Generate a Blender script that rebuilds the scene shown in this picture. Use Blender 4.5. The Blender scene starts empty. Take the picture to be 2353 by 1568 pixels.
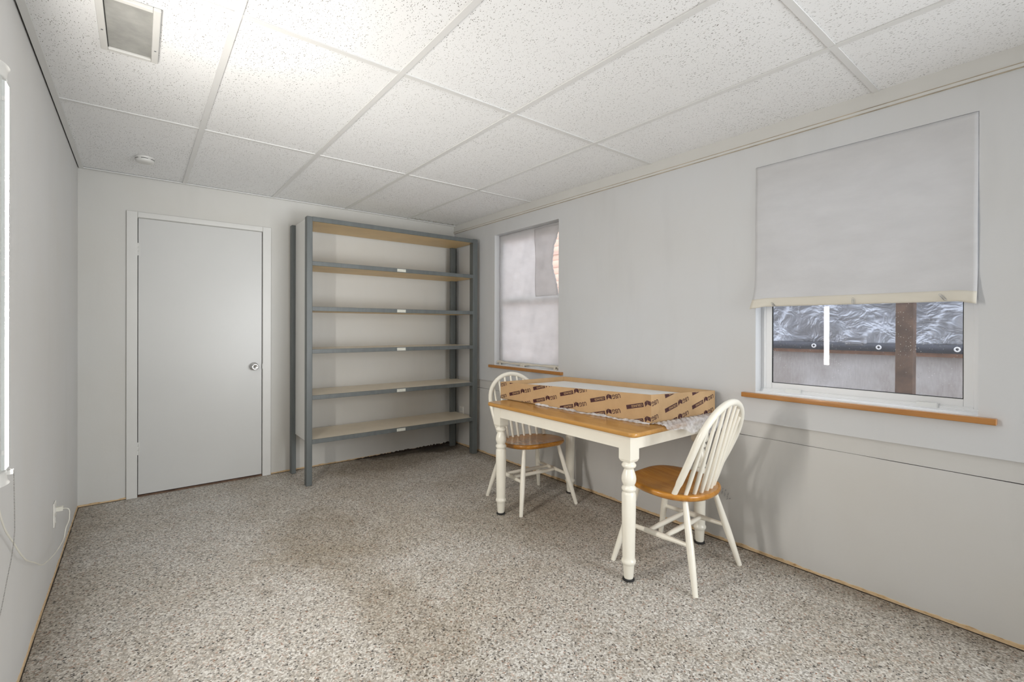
import bpy, bmesh, math, random
from mathutils import Vector, Matrix
random.seed(7)
S = bpy.context.scene
COL = S.collection
PI = math.pi
# ------------------------------------------------------------------ camera
CAM = Vector((.3287, -4.362, 1.2391)); YAW, PIT, ROL = .6698, -.0013, .0026
FPX = 1082.16; W0, H0 = 2353., 1568.
fw = Vector((math.sin(YAW)*math.cos(PIT), math.cos(YAW)*math.cos(PIT), math.sin(PIT)))
rt = Vector((math.cos(YAW), -math.sin(YAW), 0)); up = rt.cross(fw)
rt2 = math.cos(ROL)*rt + math.sin(ROL)*up; up2 = -math.sin(ROL)*rt + math.cos(ROL)*up
cd = bpy.data.cameras.new('camera'); cam = bpy.data.objects.new('camera', cd); COL.objects.link(cam)
m = Matrix((rt2, up2, -fw)).transposed().to_4x4(); m.translation = CAM; cam.matrix_world = m
cd.sensor_width = 36; cd.lens = FPX/W0*36; cd.shift_y = (754.9-H0/2)/W0; cd.shift_x = 0
cd.clip_start = .02; cd.clip_end = 200
S.camera = cam
# ------------------------------------------------------------------ view, world, daylight
S.view_settings.view_transform = 'Standard'; S.view_settings.look = 'None'
S.view_settings.gamma = 1; S.view_settings.use_curve_mapping = False
S.view_settings.exposure = 0.0
SKY = 3.3; TUBE = 172.0; UP = 3.0; KEY = 50.0
w = bpy.data.worlds.new('sky'); S.world = w; w.use_nodes = True
bg = w.node_tree.nodes['Background']; bg.inputs[0].default_value = (.86, .92, 1, 1); bg.inputs[1].default_value = SKY
def area(name, loc, rot, sx, sy, power, col=(1, 1, 1)):
    l = bpy.data.lights.new(name, 'AREA'); l.shape = 'RECTANGLE'; l.size = sx; l.size_y = sy
    l.energy = power; l.color = col
    o = bpy.data.objects.new(name, l); o.location = loc; o.rotation_euler = rot; COL.objects.link(o); return o

# unseen fill lights added behind the camera to brighten far ceiling and walls
def aimed(name, loc, to, size, power, spread, col=(.955, .98, 1)):
    o = area(name, loc, (0, 0, 0), size, size, power, col); o.data.spread = math.radians(spread)
    o.rotation_euler = (Vector(to)-Vector(loc)).to_track_quat('-Z', 'Y').to_euler(); return o
aimed('fill_light_ceiling', (1.4, -5.0, .6), (1.6, -.3, 2.15), .8, UP, 42)
aimed('fill_light_room', (2.6, -5.7, 1.3), (.3, -1.2, 1.0), 1.7, KEY, 110)

# ------------------------------------------------------------------ mesh helpers
class MB:
    def __init__(s): s.v = []; s.f = []; s.sm = []
    def add(s, vs, fs, smooth=False):
        n = len(s.v); s.v += [tuple(p) for p in vs]; s.f += [tuple(i+n for i in f) for f in fs]; s.sm += [smooth]*len(fs); return s
    def box(s, x0, x1, y0, y1, z0, z1):
        v = [(x, y, z) for z in (z0, z1) for y in (y0, y1) for x in (x0, x1)]
        return s.add(v, [(0, 2, 3, 1), (4, 5, 7, 6), (0, 1, 5, 4), (2, 6, 7, 3), (0, 4, 6, 2), (1, 3, 7, 5)])
    def tube(s, pts, r, n=10, closed=False, cap=True):
        P = [Vector(p) for p in pts]; k = len(P)
        R = r if isinstance(r, (list, tuple)) else [r]*k
        prev = None; rings = []
        for i in range(k):
            if closed: t = P[(i+1) % k]-P[i-1]
            else: t = P[min(i+1, k-1)]-P[max(i-1, 0)]
            t.normalize()
            if prev is None:
                a = Vector((0, 0, 1)) if abs(t.z) < .9 else Vector((1, 0, 0))
                nn = t.cross(a).normalized()
            else:
                nn = (prev - t*prev.dot(t)).normalized()
            prev = nn; b = t.cross(nn)
            rings.append([P[i]+R[i]*(math.cos(2*PI*j/n)*nn+math.sin(2*PI*j/n)*b) for j in range(n)])
        v = [q for rg in rings for q in rg]; f = []
        for i in range(k if closed else k-1):
            a = i*n; b = ((i+1) % k)*n
            f += [(a+j, a+(j+1) % n, b+(j+1) % n, b+j) for j in range(n)]
        s.add(v, f, True)
        if cap and not closed:
            s.add(rings[0], [tuple(range(n))[::-1]]); s.add(rings[-1], [tuple(range(n))])
        return s
    def lathe(s, prof, c=(0, 0, 0), n=24, axis='z', cap=True, arc=(0, 2*PI)):
        full = abs(arc[1]-arc[0]-2*PI) < 1e-6; m_ = n if full else n+1
        v = []
        for r, h in prof:
            for j in range(m_):
                a = arc[0]+(arc[1]-arc[0])*j/n
                p = (r*math.cos(a), r*math.sin(a), h)
                if axis == 'y': p = (p[0], p[2], p[1])
                if axis == 'x': p = (p[2], p[0], p[1])
                v.append((p[0]+c[0], p[1]+c[1], p[2]+c[2]))
        f = []
        for i in range(len(prof)-1):
            for j in range(n):
                a = i*m_+j; b = i*m_+(j+1) % m_
                f.append((a, b, b+m_, a+m_))
        s.add(v, f, True)
        if cap:
            s.add(v[:m_], [tuple(range(m_))[::-1]]); s.add(v[-m_:], [tuple(range(m_))])
        return s
    def prism(s, poly, z0, z1):
        n = len(poly); v = [(x, y, z0) for x, y in poly]+[(x, y, z1) for x, y in poly]
        return s.add(v, [tuple(range(n))[::-1], tuple(range(n, 2*n))]+[(i, (i+1) % n, n+(i+1) % n, n+i) for i in range(n)])
    def grid(s, fn, nu, nv, smooth=True):
        v = [fn(i/nu, j/nv) for j in range(nv+1) for i in range(nu+1)]
        return s.add(v, [(j*(nu+1)+i, j*(nu+1)+i+1, (j+1)*(nu+1)+i+1, (j+1)*(nu+1)+i) for j in range(nv) for i in range(nu)], smooth)
    def build(s, name, mat, parent=None, bevel=0, seg=2, solid=0, fix=True):
        me = bpy.data.meshes.new(name); me.from_pydata(s.v, [], s.f)
        me.polygons.foreach_set('use_smooth', s.sm)
        if fix:
            b = bmesh.new(); b.from_mesh(me); bmesh.ops.recalc_face_normals(b, faces=b.faces); b.to_mesh(me); b.free()
        me.materials.append(mat); me.update()
        o = bpy.data.objects.new(name, me); COL.objects.link(o)
        if parent: o.parent = parent
        if solid:
            md = o.modifiers.new('solid', 'SOLIDIFY'); md.thickness = solid; md.offset = 0
        if bevel:
            md = o.modifiers.new('bevel', 'BEVEL'); md.width = bevel; md.segments = seg; md.limit_method = 'ANGLE'; md.angle_limit = math.radians(40)
            for p in me.polygons: p.use_smooth = True
            wn = o.modifiers.new('wn', 'WEIGHTED_NORMAL'); wn.keep_sharp = False
        return o
def empty(name, loc=(0, 0, 0), rz=0):
    o = bpy.data.objects.new(name, None); o.location = loc; o.rotation_euler = (0, 0, rz); o.empty_display_size = .05
    COL.objects.link(o); return o
def tag(o, label, cat, group=None, kind=None):
    o['label'] = label; o['category'] = cat
    if group: o['group'] = group
    if kind: o['kind'] = kind
    return o
def struct(o, label=None, cat=None):
    o['kind'] = 'structure'
    if label: o['label'] = label
    if cat: o['category'] = cat
    return o

# ------------------------------------------------------------------ materials
def new_mat(name):
    m = bpy.data.materials.new(name); m.use_nodes = True
    nt = m.node_tree; b = nt.nodes['Principled BSDF']; return m, nt, b
def N(nt, t, **k):
    n = nt.nodes.new(t)
    for a, v in k.items(): setattr(n, a, v)
    return n
def noise(nt, scale, detail=3, rough=.5, vec=None, dist=0):
    n = N(nt, 'ShaderNodeTexNoise'); n.inputs['Scale'].default_value = scale; n.inputs['Detail'].default_value = detail
    n.inputs['Roughness'].default_value = rough; n.inputs['Distortion'].default_value = dist
    if vec is not None: nt.links.new(vec, n.inputs['Vector'])
    return n
def ramp(nt, fac, stops, interp='LINEAR'):
    r = N(nt, 'ShaderNodeValToRGB'); r.color_ramp.interpolation = interp
    e = r.color_ramp.elements
    while len(e) < len(stops): e.new(.5)
    for i, (p, c) in enumerate(stops):
        e[i].position = p; e[i].color = c if len(c) == 4 else (*c, 1)
    nt.links.new(fac, r.inputs[0]); return r
def mixc(nt, fac, a, b, mode='MIX'):
    n = N(nt, 'ShaderNodeMix', data_type='RGBA', blend_type=mode)
    for i, x in ((0, fac), (6, a), (7, b)):
        if isinstance(x, (int, float)): n.inputs[i].default_value = x
        elif isinstance(x, tuple): n.inputs[i].default_value = (*x, 1) if len(x) == 3 else x
        else: nt.links.new(x, n.inputs[i])
    return n.outputs[2]
def math_(nt, op, a, b=None, c=None, clamp=False):
    n = N(nt, 'ShaderNodeMath', operation=op); n.use_clamp = clamp
    for i, x in enumerate((a, b, c)):
        if x is None: continue
        if isinstance(x, (int, float)): n.inputs[i].default_value = x
        else: nt.links.new(x, n.inputs[i])
    return n.outputs[0]
def coord(nt, scale=(1, 1, 1), rot=(0, 0, 0)):
    t = N(nt, 'ShaderNodeTexCoord'); m = N(nt, 'ShaderNodeMapping'); m.inputs['Scale'].default_value = scale; m.inputs['Rotation'].default_value = rot
    nt.links.new(t.outputs['Object'], m.inputs[0]); return m.outputs[0]
def bump(nt, b, h, strength=.2, dist=.002):
    n = N(nt, 'ShaderNodeBump'); n.inputs['Strength'].default_value = strength; n.inputs['Distance'].default_value = dist
    nt.links.new(h, n.inputs['Height']); nt.links.new(n.outputs[0], b.inputs['Normal'])
def plain(name, col, rough=.5, metal=0, var=.04, scale=6, spec=.5, bmp=0):
    m, nt, b = new_mat(name); c = coord(nt)
    n = noise(nt, scale, 4, .6, c)
    lo = tuple(x*(1-var) for x in col); hi = tuple(min(1, x*(1+var)) for x in col)
    r = ramp(nt, n.outputs[0], [(.3, lo), (.7, hi)]); nt.links.new(r.outputs[0], b.inputs['Base Color'])
    b.inputs['Roughness'].default_value = rough; b.inputs['Metallic'].default_value = metal
    b.inputs['Specular IOR Level'].default_value = spec
    if bmp: bump(nt, b, noise(nt, 60, 3, .6, c).outputs[0], bmp)
    return m
def wall_mat(name, col, stain=.06, smear=None):
    m, nt, b = new_mat(name); c = coord(nt); cs = coord(nt, (1.6, 1.6, .25))
    n1 = noise(nt, 1.3, 3, .55, c); n2 = noise(nt, 3.2, 4, .6, cs)
    base = mixc(nt, ramp(nt, n1.outputs[0], [(.35, (0,)*3), (.7, (1,)*3)]).outputs[0], col, tuple(x*k for x, k in zip(col, (.97, .955, .93))))
    k = ramp(nt, n2.outputs[0], [(.55, (0,)*3), (.8, (stain*3,)*3)]).outputs[0]
    base = mixc(nt, k, base, tuple(x*.72 for x in col))
    if smear:  # rubbed grey streaks around a given (y,z)
        pass
    nt.links.new(base, b.inputs['Base Color']); b.inputs['Roughness'].default_value = .55; b.inputs['Specular IOR Level'].default_value = .3
    bump(nt, b, noise(nt, 35, 4, .6, c).outputs[0], .12, .004)
    return m
M = {}
WC = (.80, .795, .77)
M['wall_side'] = wall_mat('wall_paint', (.68, .68, .675), .05)  # one paint on all walls; lightness and tint per wall stand in for light
M['wall_back'] = wall_mat('wall_paint_back', (.64, .635, .61), .05)
M['wall_right'] = wall_mat('wall_paint_right', (.655, .668, .685), .07)  # same paint, the cool light put into its tint
M['wall_low'] = wall_mat('wall_paint_low', (.64, .635, .62), .07)
M['trimw'] = plain('trim_white', (.68, .675, .65), .35, var=.02)
M['door'] = plain('door_paint', (.605, .605, .59), .32, var=.015, scale=2)
M['tee'] = plain('grid_white', (.74, .74, .73), .4, var=.01)
M['cream'] = plain('cream_lacquer', (.90, .865, .76), .22, var=.02, spec=.6)
M['void'] = plain('dark_gap', (.01, .01, .01), .9)
M['black'] = plain('black_rubber', (.015, .015, .015), .6)
M['chrome'] = plain('chrome', (.75, .75, .75), .12, 1)
M['steel'] = plain('steel_wire', (.35, .36, .38), .3, 1)
M['alum'] = plain('white_aluminium', (.80, .81, .82), .3, var=.01)
M['plate'] = plain('outlet_plastic', (.82, .80, .74), .35)
M['grey'] = None
M['tagm'] = plain('tag_paint', (.62, .62, .55), .4, var=.1, scale=60)
M['shelf'] = plain('beige_laminate', (.78, .71, .58), .35, var=.05, scale=5)
M['under'] = plain('brown_hardboard', (.66, .48, .24), .45, var=.08, scale=4)
M['panel'] = plain('white_panel', (.76, .75, .72), .35, var=.02)
M['cordw'] = plain('cord_white', (.74, .72, .64), .45)
M['hous'] = plain('lamp_housing', (.6, .62, .6), .4)
M['post'] = plain('weathered_wood', (.11, .065, .045), .8, var=.45, scale=14)
M['stripw'] = plain('brown_timber', (.27, .14, .09), .7, var=.3, scale=20)
M['hem'] = plain('dark_hem', (.035, .04, .06), .6, var=.3, scale=30)
M['grom'] = plain('grommet', (.75, .75, .77), .4, .3)
M['brown'] = plain('carton_print', (.055, .012, .014), .5, var=.2, scale=60)

def m_grey():
    m, nt, b = new_mat('grey_enamel'); c = coord(nt)
    n = noise(nt, 5, 4, .6, coord(nt, (6, 6, 1)))
    base = ramp(nt, n.outputs[0], [(.3, (.098, .109, .108)), (.75, (.128, .141, .139))]).outputs[0]
    ch = noise(nt, 26, 5, .7, coord(nt, (3, 3, .6)))
    k = ramp(nt, ch.outputs[0], [(.70, (0,)*3), (.74, (.6,)*3)]).outputs[0]
    base = mixc(nt, k, base, (.42, .42, .38))
    nt.links.new(base, b.inputs['Base Color']); b.inputs['Roughness'].default_value = .42; return m
M['grey'] = m_grey()

def m_floor():
    m, nt, b = new_mat('terrazzo_chip_floor'); c = coord(nt)
    def vor(scale, rnd=1.0, dist=0.0):
        src = c
        if dist:
            nn = noise(nt, scale*.8, 2, .5, c); add = N(nt, 'ShaderNodeVectorMath', operation='MULTIPLY_ADD')
            nt.links.new(nn.outputs['Color'], add.inputs[0]); add.inputs[1].default_value = (dist,)*3; nt.links.new(c, add.inputs[2]); src = add.outputs[0]
        v = N(nt, 'ShaderNodeTexVoronoi'); v.voronoi_dimensions = '2D'; v.inputs['Scale'].default_value = scale; v.inputs['Randomness'].default_value = rnd
        nt.links.new(src, v.inputs['Vector']); return v
    va = vor(150, 1, .006); sep = N(nt, 'ShaderNodeSeparateColor'); nt.links.new(va.outputs['Color'], sep.inputs[0])
    a = ramp(nt, sep.outputs[0], [(0, (.16, .145, .125)), (.11, (.33, .295, .255)), (.27, (.47, .435, .385)), (.48, (.62, .59, .54)), (.68, (.84, .82, .78)), (.90, (.52, .35, .27)), (.94, (.40, .34, .27))], 'CONSTANT').outputs[0]
    vb = vor(230, 1, .004); sb = N(nt, 'ShaderNodeSeparateColor'); nt.links.new(vb.outputs['Color'], sb.inputs[0])
    bcol = ramp(nt, sb.outputs[1], [(0, (.30, .27, .23)), (.3, (.56, .53, .48)), (.6, (.72, .70, .66))], 'CONSTANT').outputs[0]
    base = mixc(nt, .42, a, bcol)
    vd = vor(105, 1, .022); sd = N(nt, 'ShaderNodeSeparateColor'); nt.links.new(vd.outputs['Color'], sd.inputs[0])
    near = math_(nt, 'LESS_THAN', vd.outputs['Distance'], math_(nt, 'MULTIPLY_ADD', sd.outputs[1], .26, .2))
    pick = math_(nt, 'LESS_THAN', sd.outputs[2], .17)
    k = math_(nt, 'MULTIPLY', near, pick)
    dk = ramp(nt, sd.outputs[0], [(0, (.045, .042, .04)), (.6, (.12, .10, .08)), (.85, (.30, .17, .11))], 'CONSTANT').outputs[0]
    base = mixc(nt, math_(nt, 'MULTIPLY', k, .9), base, dk)
    # dirt: brown-grey patches worn into the chips
    n1 = noise(nt, 1.5, 5, .62, c, .6); d1 = ramp(nt, n1.outputs[0], [(.42, (0,)*3), (.72, (.55,)*3)]).outputs[0]
    base = mixc(nt, d1, base, mixc(nt, 1.0, base, (.66, .58, .46), 'MULTIPLY'))
    n2 = noise(nt, 5.5, 4, .6, c); d2 = ramp(nt, n2.outputs[0], [(.58, (0,)*3), (.78, (.5,)*3)]).outputs[0]
    base = mixc(nt, d2, base, mixc(nt, 1.0, base, (.55, .47, .38), 'MULTIPLY'))
    # dirt along the back wall and a black stain in the far corner
    g = N(nt, 'ShaderNodeTexCoord'); sx = N(nt, 'ShaderNodeSeparateXYZ'); nt.links.new(g.outputs['Object'], sx.inputs[0])
    X, Y = sx.outputs[0], sx.outputs[1]
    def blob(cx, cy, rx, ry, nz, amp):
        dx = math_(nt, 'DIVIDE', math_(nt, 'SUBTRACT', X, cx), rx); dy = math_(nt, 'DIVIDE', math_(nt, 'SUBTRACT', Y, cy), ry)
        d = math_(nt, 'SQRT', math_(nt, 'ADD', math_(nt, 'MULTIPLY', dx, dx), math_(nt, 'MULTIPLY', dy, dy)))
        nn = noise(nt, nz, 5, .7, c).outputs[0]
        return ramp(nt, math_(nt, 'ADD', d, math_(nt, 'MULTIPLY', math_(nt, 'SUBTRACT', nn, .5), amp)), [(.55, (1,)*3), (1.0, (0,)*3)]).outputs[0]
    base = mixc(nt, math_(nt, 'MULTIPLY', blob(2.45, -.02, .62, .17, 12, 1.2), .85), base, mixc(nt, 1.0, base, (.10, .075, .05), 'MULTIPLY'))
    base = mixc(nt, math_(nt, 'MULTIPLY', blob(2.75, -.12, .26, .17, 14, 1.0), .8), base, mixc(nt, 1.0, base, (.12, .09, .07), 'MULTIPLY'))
    base = mixc(nt, math_(nt, 'MULTIPLY', blob(2.2, -.25, .75, .38, 9, 1.3), .45), base, mixc(nt, 1.0, base, (.42, .36, .28), 'MULTIPLY'))
    base = mixc(nt, math_(nt, 'MULTIPLY', blob(1.2, -1.5, .35, .62, 6, 1.6), .38), base, mixc(nt, 1.0, base, (.5, .42, .30), 'MULTIPLY'))
    base = mixc(nt, math_(nt, 'MULTIPLY', blob(1.22, -2.5, .22, .6, 7, 1.6), .34), base, mixc(nt, 1.0, base, (.5, .42, .30), 'MULTIPLY'))
    base = mixc(nt, math_(nt, 'MULTIPLY', blob(2.3, -1.95, .6, .5, 7, 1.6), .3), base, mixc(nt, 1.0, base, (.5, .44, .32), 'MULTIPLY'))
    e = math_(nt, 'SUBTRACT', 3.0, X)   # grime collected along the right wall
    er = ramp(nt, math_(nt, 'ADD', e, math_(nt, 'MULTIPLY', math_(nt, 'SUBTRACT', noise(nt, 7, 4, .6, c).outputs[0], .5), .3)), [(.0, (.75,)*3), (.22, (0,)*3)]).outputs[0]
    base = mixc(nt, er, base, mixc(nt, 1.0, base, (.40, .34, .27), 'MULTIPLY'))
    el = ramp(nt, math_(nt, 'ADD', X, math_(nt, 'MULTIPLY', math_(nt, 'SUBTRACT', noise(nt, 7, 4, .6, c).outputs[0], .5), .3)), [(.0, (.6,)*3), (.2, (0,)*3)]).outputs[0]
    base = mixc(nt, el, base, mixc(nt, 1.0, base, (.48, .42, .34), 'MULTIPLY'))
    nt.links.new(base, b.inputs['Base Color']); b.inputs['Roughness'].default_value = .5; b.inputs['Specular IOR Level'].default_value = .35
    bump(nt, b, va.outputs['Distance'], .25, .002)
    return m
M['floor'] = m_floor()

def m_tile():
    m, nt, b = new_mat('fissured_ceiling_tile'); t = N(nt, 'ShaderNodeTexCoord')
    def pits(sx, sy, rot, thr, keep, seed):
        # wobble the lookup so the pits lie at slightly different angles
        wob = noise(nt, 9, 2, .5, t.outputs['Object'])
        add = N(nt, 'ShaderNodeVectorMath', operation='MULTIPLY_ADD'); nt.links.new(wob.outputs['Color'], add.inputs[0]); add.inputs[1].default_value = (.05,)*3
        nt.links.new(t.outputs['Object'], add.inputs[2])
        mp = N(nt, 'ShaderNodeMapping'); mp.inputs['Scale'].default_value = (sx, sy, 1); mp.inputs['Rotation'].default_value = (0, 0, rot); mp.inputs['Location'].default_value = (seed, seed*2, 0)
        nt.links.new(add.outputs[0], mp.inputs[0])
        v = N(nt, 'ShaderNodeTexVoronoi'); v.voronoi_dimensions = '2D'; v.inputs['Scale'].default_value = 1; nt.links.new(mp.outputs[0], v.inputs['Vector'])
        s = N(nt, 'ShaderNodeSeparateColor'); nt.links.new(v.outputs['Color'], s.inputs[0])
        a = math_(nt, 'LESS_THAN', v.outputs['Distance'], math_(nt, 'MULTIPLY', s.outputs[1], thr))
        return math_(nt, 'MULTIPLY', a, math_(nt, 'LESS_THAN', s.outputs[0], keep))
    k = math_(nt, 'MAXIMUM', pits(190, 75, .5, .30, .22, 3), pits(200, 80, -.25, .28, .20, 11))
    k = math_(nt, 'MAXIMUM', k, pits(210, 210, 0, .24, .20, 5))
    dens = ramp(nt, noise(nt, 2.2, 3, .6, t.outputs['Object']).outputs[0], [(.3, (.45,)*3), (.65, (1,)*3)]).outputs[0]
    k = math_(nt, 'MULTIPLY', k, dens)
    n = noise(nt, 1.4, 3, .6, t.outputs['Object'])
    white = ramp(nt, n.outputs[0], [(.3, (.86, .865, .865)), (.7, (.89, .895, .90))]).outputs[0]
    # a little mould in the far right corner
    sx = N(nt, 'ShaderNodeSeparateXYZ'); nt.links.new(t.outputs['Object'], sx.inputs[0])
    near = ramp(nt, sx.outputs[1], [(.0, (0,)*3), (.06, (1,)*3)])
    yy = math_(nt, 'ADD', sx.outputs[1], .10); nt.links.new(yy, near.inputs[0])
    xr = math_(nt, 'GREATER_THAN', sx.outputs[0], 2.42)
    md = math_(nt, 'MULTIPLY', math_(nt, 'MULTIPLY', near.outputs[0], xr), ramp(nt, noise(nt, 40, 4, .7, t.outputs['Object']).outputs[0], [(.45, (0,)*3), (.6, (.8,)*3)]).outputs[0])
    white = mixc(nt, md, white, (.25, .22, .12))
    base = mixc(nt, k, white, (.20, .19, .175))
    nt.links.new(base, b.inputs['Base Color']); b.inputs['Roughness'].default_value = .9; b.inputs['Specular IOR Level'].default_value = .1
    bump(nt, b, k, -.5, .003)
    return m
M['tile'] = m_tile()

def m_wood(name, lo, hi, sc=(3, 40, 40), strips=0, rough=.25):
    m, nt, b = new_mat(name); c = coord(nt, sc)
    n = noise(nt, 1.2, 5, .6, c, .6)
    base = ramp(nt, n.outputs[0], [(.3, lo), (.7, hi)]).outputs[0]
    if strips:
        t = N(nt, 'ShaderNodeTexCoord'); s = N(nt, 'ShaderNodeSeparateXYZ'); nt.links.new(t.outputs['Object'], s.inputs[0])
        a = s.outputs[0] if strips > 0 else s.outputs[1]
        q = math_(nt, 'FLOOR', math_(nt, 'MULTIPLY', a, abs(strips)))
        wn = N(nt, 'ShaderNodeTexWhiteNoise', noise_dimensions='1D'); nt.links.new(q, wn.inputs['W'])
        base = mixc(nt, math_(nt, 'MULTIPLY', wn.outputs['Value'], .55), base, tuple(x*.62 for x in lo))
    nt.links.new(base, b.inputs['Base Color']); b.inputs['Roughness'].default_value = rough; b.inputs['Coat Weight'].default_value = .3
    return m
M['seat'] = m_wood('honey_oak_seat', (.44, .17, .018), (.60, .275, .04), (40, 4, 40), 13)
M['top'] = m_wood('honey_oak_top', (.46, .22, .045), (.60, .32, .085), (40, 3, 40), 11, .3)
M['sill'] = m_wood('orange_varnish_sill', (.38, .155, .03), (.50, .225, .055), (40, 3, 40), 0, .25)

def m_card():
    m, nt, b = new_mat('corrugated_cardboard'); c = coord(nt, (3, 3, 60))
    n = noise(nt, 1.0, 4, .6, coord(nt, (8, 8, 8)))
    base = ramp(nt, n.outputs[0], [(.3, (.50, .33, .175)), (.7, (.56, .375, .205))]).outputs[0]
    nt.links.new(base, b.inputs['Base Color']); b.inputs['Roughness'].default_value = .75; b.inputs['Specular IOR Level'].default_value = .2
    return m
M['card'] = m_card()

def m_paper(name, col, trans=.45):
    m, nt, b = new_mat(name); out = nt.nodes['Material Output']; c = coord(nt)
    n = noise(nt, 5, 4, .6, coord(nt, (1, 1, 2.5))); base = ramp(nt, n.outputs[0], [(.3, tuple(x*.93 for x in col)), (.7, col)]).outputs[0]
    d = N(nt, 'ShaderNodeBsdfDiffuse'); t = N(nt, 'ShaderNodeBsdfTranslucent'); mx = N(nt, 'ShaderNodeMixShader'); mx.inputs[0].default_value = trans
    nt.links.new(base, d.inputs[0]); nt.links.new(base, t.inputs[0])
    bp = N(nt, 'ShaderNodeBump'); bp.inputs['Strength'].default_value = .25; bp.inputs['Distance'].default_value = .01
    nt.links.new(noise(nt, 9, 4, .6, coord(nt, (1, 1, 1.6))).outputs[0], bp.inputs['Height']); nt.links.new(bp.outputs[0], d.inputs['Normal'])
    nt.links.new(d.outputs[0], mx.inputs[1]); nt.links.new(t.outputs[0], mx.inputs[2]); nt.links.new(mx.outputs[0], out.inputs[0])
    nt.nodes.remove(b); return m
M['shade'] = m_paper('white_shade_paper', (.80, .80, .81), .30)
M['shade2'] = m_paper('thin_white_paper', (.93, .92, .92), .70)

def m_glass():
    m, nt, b = new_mat('window_glass'); out = nt.nodes['Material Output']
    tr = N(nt, 'ShaderNodeBsdfTransparent'); gl = N(nt, 'ShaderNodeBsdfGlossy'); gl.inputs['Roughness'].default_value = .015
    df = N(nt, 'ShaderNodeBsdfDiffuse'); df.inputs[0].default_value = (.8, .8, .8, 1)
    fr = N(nt, 'ShaderNodeFresnel'); fr.inputs[0].default_value = 1.5
    geo = N(nt, 'ShaderNodeNewGeometry')
    f2 = math_(nt, 'MULTIPLY', math_(nt, 'MULTIPLY', fr.outputs[0], 1.5, clamp=True), math_(nt, 'SUBTRACT', 1.0, geo.outputs['Backfacing']))
    mx = N(nt, 'ShaderNodeMixShader'); nt.links.new(f2, mx.inputs[0]); nt.links.new(tr.outputs[0], mx.inputs[1]); nt.links.new(gl.outputs[0], mx.inputs[2])
    c = coord(nt); v = N(nt, 'ShaderNodeTexVoronoi'); v.inputs['Scale'].default_value = 110; nt.links.new(c, v.inputs['Vector'])
    s = N(nt, 'ShaderNodeSeparateColor'); nt.links.new(v.outputs['Color'], s.inputs[0])
    sp = math_(nt, 'MULTIPLY', math_(nt, 'LESS_THAN', v.outputs['Distance'], math_(nt, 'MULTIPLY', s.outputs[1], .19)), math_(nt, 'LESS_THAN', s.outputs[0], .5))
    cl = ramp(nt, noise(nt, 7, 3, .6, c).outputs[0], [(.40, (0,)*3), (.60, (.9,)*3)]).outputs[0]
    sp = math_(nt, 'MAXIMUM', math_(nt, 'MULTIPLY', sp, cl), .03)
    m2 = N(nt, 'ShaderNodeMixShader'); nt.links.new(sp, m2.inputs[0]); nt.links.new(mx.outputs[0], m2.inputs[1]); nt.links.new(df.outputs[0], m2.inputs[2])
    nt.links.new(m2.outputs[0], out.inputs[0]); nt.nodes.remove(b); return m
M['glass'] = m_glass()

def m_film():
    m, nt, b = new_mat('clear_plastic_film'); out = nt.nodes['Material Output']
    tr = N(nt, 'ShaderNodeBsdfTransparent'); tr.inputs[0].default_value = (.96, .96, .97, 1)
    b.inputs['Base Color'].default_value = (.82, .80, .80, 1); b.inputs['Roughness'].default_value = .15
    mx = N(nt, 'ShaderNodeMixShader'); n = noise(nt, 14, 4, .6, coord(nt))
    r = ramp(nt, n.outputs[0], [(.35, (.35,)*3), (.65, (.85,)*3)]).outputs[0]
    nt.links.new(r, mx.inputs[0]); nt.links.new(tr.outputs[0], mx.inputs[1]); nt.links.new(b.outputs[0], mx.inputs[2]); nt.links.new(mx.outputs[0], out.inputs[0]); return m
M['film'] = m_film()

def m_tarp():
    m, nt, b = new_mat('silver_tarpaulin'); c = coord(nt, (1, 1, 1.3))
    n = noise(nt, 1.7, 3, .5, c, .5); n2 = noise(nt, 6, 3, .55, c, .8)
    h = math_(nt, 'ADD', n.outputs[0], math_(nt, 'MULTIPLY', n2.outputs[0], .3))
    base = ramp(nt, n.outputs[0], [(.3, (.27, .28, .32)), (.7, (.40, .42, .47))]).outputs[0]
    nt.links.new(base, b.inputs['Base Color']); b.inputs['Metallic'].default_value = .7; b.inputs['Roughness'].default_value = .38
    bump(nt, b, h, 1.0, .16); return m
M['tarp'] = m_tarp()
def m_panel_out():
    m, nt, b = new_mat('weathered_board'); c = coord(nt)
    n = noise(nt, 2.5, 5, .65, c); base = ramp(nt, n.outputs[0], [(.35, (.32, .28, .265)), (.7, (.50, .475, .48))]).outputs[0]
    n2 = noise(nt, 90, 2, .6, coord(nt, (1, 1, .2))); base = mixc(nt, .15, base, n2.outputs[0])
    nt.links.new(base, b.inputs['Base Color']); b.inputs['Roughness'].default_value = .8; return m
M['board'] = m_panel_out()
def m_siding():
    m, nt, b = new_mat('peach_siding'); t = N(nt, 'ShaderNodeTexCoord'); s = N(nt, 'ShaderNodeSeparateXYZ'); nt.links.new(t.outputs['Object'], s.inputs[0])
    q = math_(nt, 'FRACT', math_(nt, 'MULTIPLY', s.outputs[2], 7.5))
    k = ramp(nt, q, [(0, (.22, .10, .07)), (.10, (.50, .31, .23)), (1, (.62, .43, .34))]).outputs[0]
    nt.links.new(k, b.inputs['Base Color']); b.inputs['Roughness'].default_value = .7; return m
M['siding'] = m_siding()
M['ground'] = plain('outdoor_concrete', (.42, .40, .38), .9, var=.15, scale=2)
def m_emit(name, col, st):
    m, nt, b = new_mat(name); b.inputs['Base Color'].default_value = (.9, .9, .88, 1)
    b.inputs['Emission Color'].default_value = (*col, 1); b.inputs['Emission Strength'].default_value = st; return m
M['tube'] = m_emit('glowing_diffuser', (1, .955, .89), TUBE)
M['tube_side'] = m_emit('tube_edge', (1, .97, .92), .016*TUBE)
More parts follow.
